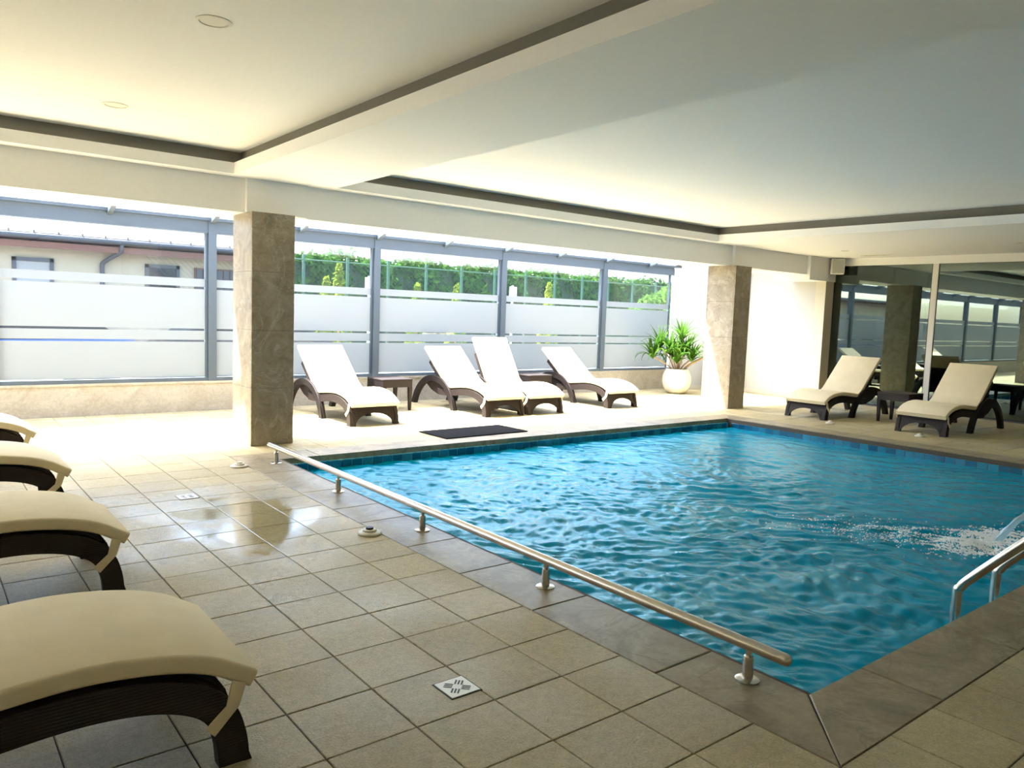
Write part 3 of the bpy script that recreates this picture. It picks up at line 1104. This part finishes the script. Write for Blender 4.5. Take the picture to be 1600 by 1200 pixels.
# ---- handrail along the pool
hr = tag(empty('handrail', (2.745, 4.4, 0)), 'low brushed steel handrail along the left pool edge', 'handrail')
MB().tube([(0, -2.80, 0.155), (0, -2.796, 0.155), (0, -2.788, 0.155), (0, -2.775, 0.155), (0, 2.79, 0.155), (0, 2.803, 0.155), (0, 2.811, 0.155)], [0.006, 0.017, 0.0235, 0.0255, 0.0255, 0.0235, 0.012], 20).build('rail', 'steel', hr, True)
post = MB().lathe([(0.0, 0.0), (0.0225, 0.0), (0.0225, 0.09), (0.020, 0.105), (0.013, 0.112), (0.013, 0.135), (0.0, 0.135)], seg=18).mesh('post', 'steel', True)
flange = MB().lathe([(0.0, 0.001), (0.052, 0.001), (0.052, 0.007), (0.047, 0.010), (0.0, 0.010)], seg=22).mesh('flange', 'steel', True)
for y in (7.029, 5.692, 4.389, 3.097, 1.793):
    p_ = link('post', post, hr, (0, y - 4.4, 0.0))
    link('flange', flange, p_)

# ---- pool ladder rails at the right
ld = tag(empty('pool_ladder', (4.70, 1.585, 0)), 'curved steel pool ladder at the right edge', 'pool ladder')
for s in (-1, 1):
    x = s * 0.27
    pth = smooth_path([(x, 0.06, -0.9), (x, 0.06, -0.4), (x, 0.06, 0.05), (x, 0.045, 0.12), (x, -0.02, 0.205), (x, -0.26, 0.47), (x, -0.38, 0.60), (x, -0.50, 0.64), (x, -0.61, 0.55), (x, -0.66, 0.35), (x, -0.66, 0.0)], 5)
    MB().tube(pth, 0.025, 16).build('rail', 'steel', ld, True)
    MB().lathe([(0.0, 0.0015), (0.045, 0.0015), (0.045, 0.012), (0.0, 0.02)], (x, -0.66, 0.002), 18).build('flange', 'steel', ld, True)
for z in (-0.16, -0.42, -0.68):
    MB().box(-0.26, 0.26, 0.03, 0.11, z - 0.02, z, 0.006).build('step', 'black', ld)

# ---- deck jets, drains
def deck_jet(x, y, label, s=1.0, cap='black'):
    t = tag(empty('floor_jet', (x, y, 0.0)), label, 'floor fitting', 'round fittings on the pool deck')
    MB().lathe([(0.0, 0.0), (0.078 * s, 0.0), (0.080 * s, 0.008), (0.074 * s, 0.016), (0.050 * s, 0.020), (0.0, 0.020)], seg=26).build('base_ring', 'ivory', t, True)
    MB().lathe([(0.0, 0.020), (0.046 * s, 0.020), (0.046 * s, 0.030), (0.040 * s, 0.034), (0.0, 0.034)], seg=24).build('collar', 'ivory', t, True)
    MB().lathe([(0.0, 0.034), (0.026 * s, 0.034), (0.026 * s, 0.044), (0.022 * s, 0.047), (0.0, 0.047)], seg=20).build('cap', cap, t, True)


deck_jet(2.405, 4.505, 'round ivory floor button with dark centre near the third handrail post')
deck_jet(2.395, 7.03, 'round ivory floor button near the far end of the handrail', 1.0, 'ivory')
deck_jet(11.14, 6.13, 'small pale disc on the deck before the lounger by the white wall', 0.85, 'ivory')
deck_jet(11.10, 4.78, 'small pale disc on the deck before the rightmost lounger', 0.85, 'ivory')


def drain(x, y, label):
    t = tag(empty('floor_drain', (x, y, 0.0)), label, 'drain', 'square floor drains')
    w = 0.067
    MB().box(-w - 0.006, w + 0.006, -w - 0.006, w + 0.006, -0.006, 0.0015).build('recess', 'gasket', t)
    MB().box(-w, w, -w, w, 0.0, 0.004, 0.001).build('grate', 'white_metal', t)
    for k in range(4):
        for j in (-1, 0, 1):
            mb = MB().box(-0.0035, 0.0035, -0.017, 0.017, 0.0035, 0.0048)
            o = mb.build('slot', 'black', t)
            a = R(45 + 90 * k)
            c, s_ = math.cos(a), math.sin(a)
            px, py = 0.036, j * 0.013
            o.location = (c * px - s_ * py, s_ * px + c * py, 0)
            o.rotation_euler = (0, 0, a + PI2)
    return t


drain(1.70, 2.425, 'square white floor drain with slots in the foreground tiles')
drain(1.68, 6.10, 'square floor drain farther off near the puddle')

# ---- mat
mt = MB().box(-0.635, 0.635, -0.305, 0.305, 0.002, 0.014, 0.004).build('door_mat', 'mat', None, loc=(5.60, 7.79, 0), )
mt.rotation_euler = (0, 0, R(1.5))
tag(mt, 'black rectangular mat at the far pool edge', 'mat')

# ---- potted plant
pp = tag(empty('potted_yucca', (12.42, 10.22, 0)), 'green yucca with long leaves in a round white pot', 'potted plant')
prof = [(0.0, 0.0), (0.15, 0.0), (0.20, 0.03), (0.265, 0.12), (0.295, 0.24), (0.285, 0.36), (0.25, 0.45), (0.225, 0.50), (0.205, 0.50), (0.22, 0.45), (0.0, 0.43)]
pot = MB().lathe(prof, seg=32).build('pot', 'pot', pp, True)
MB().lathe([(0.0, 0.455), (0.12, 0.46), (0.222, 0.452)], seg=20).build('soil', 'soil', pp, True)


def leaf_mesh(L, w, droop):
    mb = MB()
    v, f = [], []
    n_ = 6
    y, z, a = 0.0, 0.0, R(78)
    for k in range(n_ + 1):
        ww = w * (0.55 + 0.45 * math.sin(math.pi * min(1, k / n_ * 1.25))) * (1 - (k / n_) ** 3) + 0.0015
        v += [(-ww, y, z + 0.3 * ww), (0, y, z), (ww, y, z + 0.3 * ww)]
        a -= droop / n_ * (0.4 + 1.2 * k / n_)
        y += L / n_ * math.cos(a)
        z += L / n_ * math.sin(a)
    for k in range(n_):
        f += [(3 * k, 3 * k + 1, 3 * k + 4, 3 * k + 3), (3 * k + 1, 3 * k + 2, 3 * k + 5, 3 * k + 4)]
    return mb.add(v, f).mesh('leaf', 'leaf', True, 80)


leaves = {k: [leaf_mesh(L, w, dr) for L, w, dr in sets] for k, sets in {
    'up': [(0.46, 0.026, 0.35), (0.52, 0.028, 0.55), (0.42, 0.024, 0.2)],
    'mid': [(0.52, 0.028, 1.2), (0.55, 0.028, 1.5), (0.46, 0.026, 0.9)],
    'low': [(0.56, 0.026, 2.3), (0.5, 0.026, 2.7), (0.58, 0.028, 2.0)]}.items()}
_r = Vector((0.78, -0.62, 0))        # roughly the picture's right, on the floor
heads = [((0.06, 0.0), 1.12, 30), ((-0.36, 0.1), 0.95, 28), ((-0.52, -0.05), 0.74, 30), ((-0.18, -0.18), 0.82, 36), ((0.14, -0.1), 0.86, 38), ((0.02, 0.2), 0.76, 30), ((0.28, 0.05), 0.70, 30), ((-0.05, -0.3), 0.66, 32), ((0.66, 0.1), 0.80, 26)]
for (rx_, ry_), hz, n_ in heads:
    hx = _r.x * rx_ - _r.y * ry_ * 0.5
    hy = _r.y * rx_ + _r.x * ry_ * 0.5
    far_right = rx_ > 0.5
    MB().tube(smooth_path([(hx * 0.12, hy * 0.12, 0.44), (hx * 0.45, hy * 0.45, 0.44 + (hz - 0.44) * 0.5), (hx, hy, hz)], 4), 0.016 if not far_right else 0.024, 7).build('stem', 'bark', pp, True)
    for k in range(n_):
        fr = (k + 0.5) / n_
        kind = 'up' if fr < 0.38 else ('mid' if fr < 0.72 else 'low')
        o = link('leaf', random.choice(leaves[kind]), pp, (hx, hy, hz - 0.05 + 0.05 * (1 - fr)))
        o.rotation_euler = (random.uniform(-0.15, 0.15) - (0.5 * fr), random.uniform(-0.15, 0.15), k * 2.4 + random.uniform(-0.3, 0.3))
        s_ = random.uniform(0.8, 1.15)
        o.scale = (s_, s_, s_)

# ---- low beige cabinet with switch panel behind the plant
cb = tag(empty('service_cabinet', (13.62, 10.28, 0)), 'beige service box with sloped top between plant and column', 'cabinet')
MB().prism([(-0.22, 0.0), (0.30, 0.0), (0.30, 1.72), (-0.22, 1.48)], -0.12, 0.06, 'y').build('body', 'beige', cb)
MB().box(-0.02, 0.12, -0.128, -0.12, 1.18, 1.42).build('switch_plate', 'alu_white', cb)
for z in (1.24, 1.34):
    MB().box(0.02, 0.09, -0.136, -0.128, z, z + 0.045).build('switch', 'black', cb)

# ---- wall speaker
sp = tag(empty('wall_speaker', (14.34, 7.98, 2.50), R(-52)), 'small grey loudspeaker up under the ceiling by the partition', 'speaker')
MB().box(-0.12, 0.12, -0.08, 0.09, 0.0, 0.30, 0.012).build('cabinet', 'alu_white', sp)
MB().box(-0.105, 0.105, -0.088, -0.078, 0.015, 0.285, 0.004).build('grille', 'grille', sp)
MB().box(-0.03, 0.03, 0.09, 0.22, 0.12, 0.18).build('bracket', 'black', sp)


# ---- ceiling fittings
def downlight(x, y, z, r, label, grp):
    t = tag(empty('downlight', (x, y, z)), label, 'ceiling light', grp)
    MB().lathe([(r * 0.80, -0.001), (r * 0.82, -0.007), (r, -0.004), (r, 0.0)], seg=30).build('rim', 'alu_white', t, True)
    MB().lathe([(0.0, -0.003), (r * 0.78, -0.003), (r * 0.78, -0.001)], seg=30).build('diffuser', 'lamp', t, True)


downlight(1.39, 4.52, Z_UP, 0.095, 'round white downlight at the top of the picture', 'tray downlights')
downlight(1.375, 6.97, Z_UP, 0.095, 'round white downlight farther off toward the windows', 'tray downlights')
downlight(13.02, 7.13, Z_SOF, 0.07, 'small faint downlight left of the loudspeaker end of the soffit', 'soffit downlights')
downlight(12.92, 4.37, Z_SOF, 0.07, 'small faint downlight at the right edge of the soffit', 'soffit downlights')
vt = tag(empty('ceiling_vent', (14.0, 7.05, Z_SOF)), 'slim ceiling vent slot above the partition', 'vent')
MB().box(-0.06, 0.06, -0.28, 0.28, -0.006, 0.0).build('frame', 'alu_white', vt)
MB().box(-0.02, 0.02, -0.24, 0.24, -0.008, -0.006).build('slot', 'grille', vt)

# ---- foam and falling water by the ladder
ico = [(-1, 0, 0), (1, 0, 0), (0, -1, 0), (0, 1, 0), (0, 0, 1)]
icof = [(0, 2, 4), (2, 1, 4), (1, 3, 4), (3, 0, 4)]
mb = MB()
for k in range(6500):
    if k < 4600:
        x, y = 6.55 + random.gauss(0, 0.23), 2.28 + random.gauss(0, 0.10)
        x += (2.28 - y) * 0.2
        s_ = random.uniform(0.004, 0.013)
    else:
        t_ = abs(random.gauss(0, 0.55))
        x, y = 6.4 - t_ * 0.45 + random.gauss(0, 0.2), 2.35 + t_ * 0.75 + random.gauss(0, 0.13)
        s_ = random.uniform(0.003, 0.009)
    if not (PX0 + 0.1 < x < PX1 - 0.1 and PY0 + 0.1 < y < PY1 - 0.1):
        continue
    ii = min(nx - 1, int((x - gx[0]) / (gx[1] - gx[0])))
    jj = min(ny - 1, int((y - gy[0]) / (gy[1] - gy[0])))
    z = WATER + H[jj, ii] - 0.001
    an = random.random() * 6.28
    ca, sa = math.cos(an) * s_, math.sin(an) * s_
    el = random.uniform(0.5, 1.0)
    mb.add([(x + p[0] * ca - p[1] * sa * el, y + p[0] * sa + p[1] * ca * el, z + p[2] * s_ * 1.1) for p in ico], icof)
fm = mb.build('water_foam', 'foam', None, True)
tag(fm, 'white foam churned up where the water jet falls in', 'foam', kind='stuff')

js = tag(empty('water_jet', (6.75, 1.42, 0)), 'arc of falling water behind the pool ladder', 'water jet')
mb = MB()
for k in range(5):
    o_ = (k - 2) * 0.035
    pth = smooth_path([(o_, 0.0, 0.46), (-0.02 + o_, 0.16, 0.47), (-0.06 + o_, 0.42, 0.33), (-0.10 + o_, 0.66, 0.08), (-0.12 + o_, 0.80, -0.14)], 5)
    mb.tube(pth, [0.014 + 0.006 * math.sin(3.1 * q + k) for q in range(len(pth))], 7)
mb.build('water_stream', 'stream', js, True)
MB().tube([(0, -0.02, 0.0), (0, -0.02, 0.30), (0, -0.03, 0.40), (0, 0.0, 0.46)], 0.03, 12).build('spout', 'steel', js, True)
MB().box(-0.11, 0.11, -0.02, 0.03, 0.44, 0.48, 0.008).build('nozzle', 'steel', js)

# ================================================================== OUTSIDE
BY = 20.0
bl = tag(empty('neighbour_building', (0, BY, -0.15)), 'low cream building with grey sheet metal roof beyond the window', 'building')
MB().box(-14, 6.95, 0.0, 5.0, 0.0, 2.95).build('wall', 'render_wall', bl)
MB().box(-14.3, 7.3, -0.45, -0.40, 2.70, 2.90).build('fascia', 'brown', bl)
MB().box(-14.3, 7.3, -0.45, 0.0, 2.84, 2.88).build('soffit', 'brown', bl)
MB().tube([(-14.3, -0.52, 2.95), (7.3, -0.52, 2.95)], 0.065, 10).build('gutter', 'anthracite', bl, True)
pan = MB()
pan.prism([(-0.55, 2.99), (4.2, 4.55), (4.2, 4.58), (-0.55, 3.02)], 0.0, 0.46, 'x')
pan.prism([(-0.55, 3.02), (4.2, 4.58), (4.2, 4.63), (-0.55, 3.07)], 0.0, 0.03, 'x')
pme = pan.mesh('roof_panel', 'roof_metal')
for k in range(28):
    link('roof_panel', pme, bl, (-5.6 + k * 0.46, 0, 0))
for (x0, x1, zt_, lab) in ((1.87, 2.66, 2.50, 'blind'), (4.55, 5.33, 2.52, 'car_glass')):
    w_ = MB()
    for a in ((x0, x0 + 0.08, 1.2, zt_), (x1 - 0.08, x1, 1.2, zt_), (x0, x1, zt_ - 0.08, zt_), (x0, x1, 1.2, 1.28)):
        w_.box(a[0], a[1], -0.05, 0.02, a[2], a[3])
    wo_ = w_.build('window_frame', 'anthracite', bl)
    MB().box(x0 + 0.08, x1 - 0.08, -0.02, 0.01, 1.28, zt_ - 0.08).build('pane', lab, wo_)
dr_ = MB().box(5.68, 6.9, -0.05, 0.01, 0.0, 2.5).build('door_frame', 'brown', bl)
for k in range(7):
    MB().box(5.72 + k * 0.165, 5.72 + k * 0.165 + 0.13, -0.08, -0.05, 0.02, 2.46).build('board', 'anthracite', dr_)
MB().tube(smooth_path([(3.95, -0.5, 2.92), (3.95, -0.48, 2.80), (3.93, -0.42, 2.72), (3.68, -0.14, 2.52), (3.62, -0.08, 2.42), (3.62, -0.08, 2.2), (3.62, -0.08, 0.05)], 4), 0.05, 10).build('downpipe', 'anthracite', bl, True)


def leaf_cloud(mb, n, sampler, s0, s1):
    for _ in range(n):
        c, nrm = sampler()
        s_ = random.uniform(s0, s1)
        d1 = Vector((random.gauss(0, 1), random.gauss(0, 1), random.gauss(0, 1)))
        nn = (Vector(nrm) + d1 * 0.55).normalized()
        a = nn.orthogonal().normalized()
        a = Matrix.Rotation(random.random() * 6.28, 3, nn) @ a
        b = nn.cross(a)
        c = Vector(c)
        mb.add([c - a * s_, c + b * s_ * 0.5, c + a * s_, c - b * s_ * 0.5], [(0, 1, 2, 3)])


# clipped hedge, lumpy front and top
hd = tag(empty('hedge', (8, 23.4, -0.15)), 'tall dark green hedge behind the green wire fence', 'hedge')
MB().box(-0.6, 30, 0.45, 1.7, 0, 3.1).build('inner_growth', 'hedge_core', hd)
mb = MB()
def hs():
    x = random.uniform(-0.7, 24)
    lump = 0.28 * math.sin(x * 2.1) + 0.18 * math.sin(x * 5.3 + 1)
    if random.random() < 0.75:
        z = random.uniform(1.2, 3.35 + 0.25 * lump)
        return (x, 0.35 + 0.22 * math.sin(x * 3.3 + z * 2.7) + random.gauss(0, 0.1), z), (0, -1, 0.35)
    return (x, random.uniform(0.3, 1.6), 3.25 + 0.35 * lump + random.gauss(0, 0.1)), (0, -0.3, 1)
leaf_cloud(mb, 13000, hs, 0.07, 0.17)
fo = mb.build('foliage', 'hedge', hd)
tag(fo, kind='stuff')

for k, (x, y, h, r_, lab) in enumerate(((9.15, 19.9, 2.45, 0.36, 'small yellowish conifer seen between column and first mullion, left one'), (10.1, 21.1, 2.92, 0.46, 'taller yellowish conifer seen between column and first mullion, right one'), (12.3, 20.3, 2.45, 0.42, 'small conifer behind the second pane after the column'), (13.75, 20.3, 2.5, 0.4, 'thin conifer near the second mullion after the column'), (17.6, 20.3, 2.75, 0.42, 'dark upright conifer behind the pane above the far lounger'))):
    t = tag(empty('conifer', (x, y, -0.15)), lab, 'conifer', 'young conifers outside')
    MB().tube([(0, 0, 0), (0, 0, h * 0.9)], 0.04, 7).build('trunk', 'bark', t)
    mb = MB()
    def cs(h=h, r_=r_):
        z = random.random() ** 0.8
        a = random.random() * 6.28
        rr = r_ * (1 - z) ** 0.8 * random.uniform(0.75, 1.05) + 0.02
        return (rr * math.cos(a), rr * math.sin(a), 0.1 + z * (h - 0.1)), (math.cos(a), math.sin(a), 0.8)
    leaf_cloud(mb, 900, cs, 0.05, 0.12)
    f_ = mb.build('foliage', 'conifer', t)
    tag(f_, kind='stuff')

# green wire fence
fc = tag(empty('wire_fence', (7.0, 19.0, -0.15)), 'green wire mesh fence with tall posts before the hedge', 'fence')
for k in range(17):
    MB().box(1.1 + k * 1.23 - 0.03, 1.1 + k * 1.23 + 0.03, -0.03, 0.03, 0, 2.98).build('post', 'green_metal', fc)
mb = MB()
Hf, Wf, st = 2.85, 20.0, 0.13
k = -Hf
while k < Wf:
    for sg in (1, -1):
        x0, x1 = (k, k + Hf) if sg > 0 else (k + Hf, k)
        w_ = 0.004
        mb.add([(x0 - w_, 0.02 * sg, 0.05), (x0 + w_, 0.02 * sg, 0.05), (x1 + w_, 0.02 * sg, Hf), (x1 - w_, 0.02 * sg, Hf)], [(0, 1, 2, 3)])
    k += st
wm = mb.build('wire_mesh', 'green_metal', fc)
tag(wm, kind='stuff')
for z in (0.1, 1.5, 2.85):
    MB().tube([(-0.5, 0, z), (21, 0, z)], 0.015, 6).build('wire', 'green_metal', fc)
for x, y, lab in ((7.37, 14.0, 'small white sign on a post just left of the first mullion'), (11.05, 14.0, 'small white sign on a post just left of the second mullion')):
    t = tag(empty('sign_post', (x, y, -0.15)), lab, 'sign', 'white signs outside')
    MB().tube([(0, 0.03, 0), (0, 0.03, 2.3)], 0.025, 8).build('post', 'sign', t)
    MB().box(-0.1, 0.1, 0.0, 0.015, 2.0, 2.27).build('plate', 'sign', t)

# pale long building beyond the hedge and a tree at the right end
pb = tag(empty('far_building', (6, 34, -0.15)), 'pale long roof rising above the hedge', 'building')
MB().box(0, 40, 0, 6, 0, 3.9).build('wall', 'blind', pb)
MB().prism([(-0.6, 3.9), (8, 6.4), (8, 6.5), (-0.6, 4.0)], -0.5, 40.5, 'x').build('roof', 'pale_roof', pb)
tr_ = tag(empty('leafy_tree', (19.2, 16.4, -0.15)), 'bright green leafy tree at the end of the windows', 'tree')
MB().tube([(0, 0, 0), (0.1, 0, 1.4), (0, 0.1, 2.6)], [0.12, 0.1, 0.05], 8).build('trunk', 'bark', tr_)
mb = MB()
blobs = [(random.gauss(0.1, 0.4), random.gauss(0, 0.4), 1.75 + random.gauss(0, 0.3), random.uniform(0.35, 0.6)) for _ in range(12)]
def ts():
    bx, by, bz, br = random.choice(blobs)
    d_ = Vector((random.gauss(0, 1), random.gauss(0, 1), random.gauss(0, 1))).normalized()
    return (bx + d_.x * br, by + d_.y * br, max(0.4, bz + d_.z * br)), d_
leaf_cloud(mb, 3500, ts, 0.07, 0.16)
tag(mb.build('foliage', 'tree', tr_), kind='stuff')


# parked cars, glimpsed through the clear strips of the film
def car(loc, rotz, paint, label):
    t = tag(empty('parked_car', loc, rotz), label, 'car', 'cars parked outside')
    prof = [(-2.1, 0.35), (-2.12, 0.62), (-1.95, 0.85), (-1.2, 0.95), (1.85, 0.98), (2.08, 0.85), (2.1, 0.35)]
    MB().prism(prof, -0.86, 0.86, 'y').build('body', paint, t)
    MB().prism([(-1.25, 0.94), (-0.55, 1.42), (1.0, 1.45), (1.8, 0.97)], -0.74, 0.74, 'y').build('cabin', 'car_glass', t)
    MB().prism([(-0.6, 1.41), (0.0, 1.47), (0.7, 1.48), (1.05, 1.44)], -0.72, 0.72, 'y').build('roof', paint, t)
    for x in (-1.3, 1.32):
        for s in (-1, 1):
            m_ = MB()
            prof_ = [(0.32 * math.cos(2 * math.pi * k / 18), 0.32 + 0.32 * math.sin(2 * math.pi * k / 18)) for k in range(18)]
            m_.prism([(x + a, b) for a, b in prof_], s * 0.88 - 0.1, s * 0.88 + 0.02, 'y')
            m_.build('wheel', 'tyre', t)


car((1.2, 15.2, -0.15), 0.0, 'car_blue', 'blue car glimpsed through clear strips of the leftmost window')
car((5.8, 17.6, -0.15), 0.0, 'car_dark', 'dark car glimpsed through clear strips near the first column')
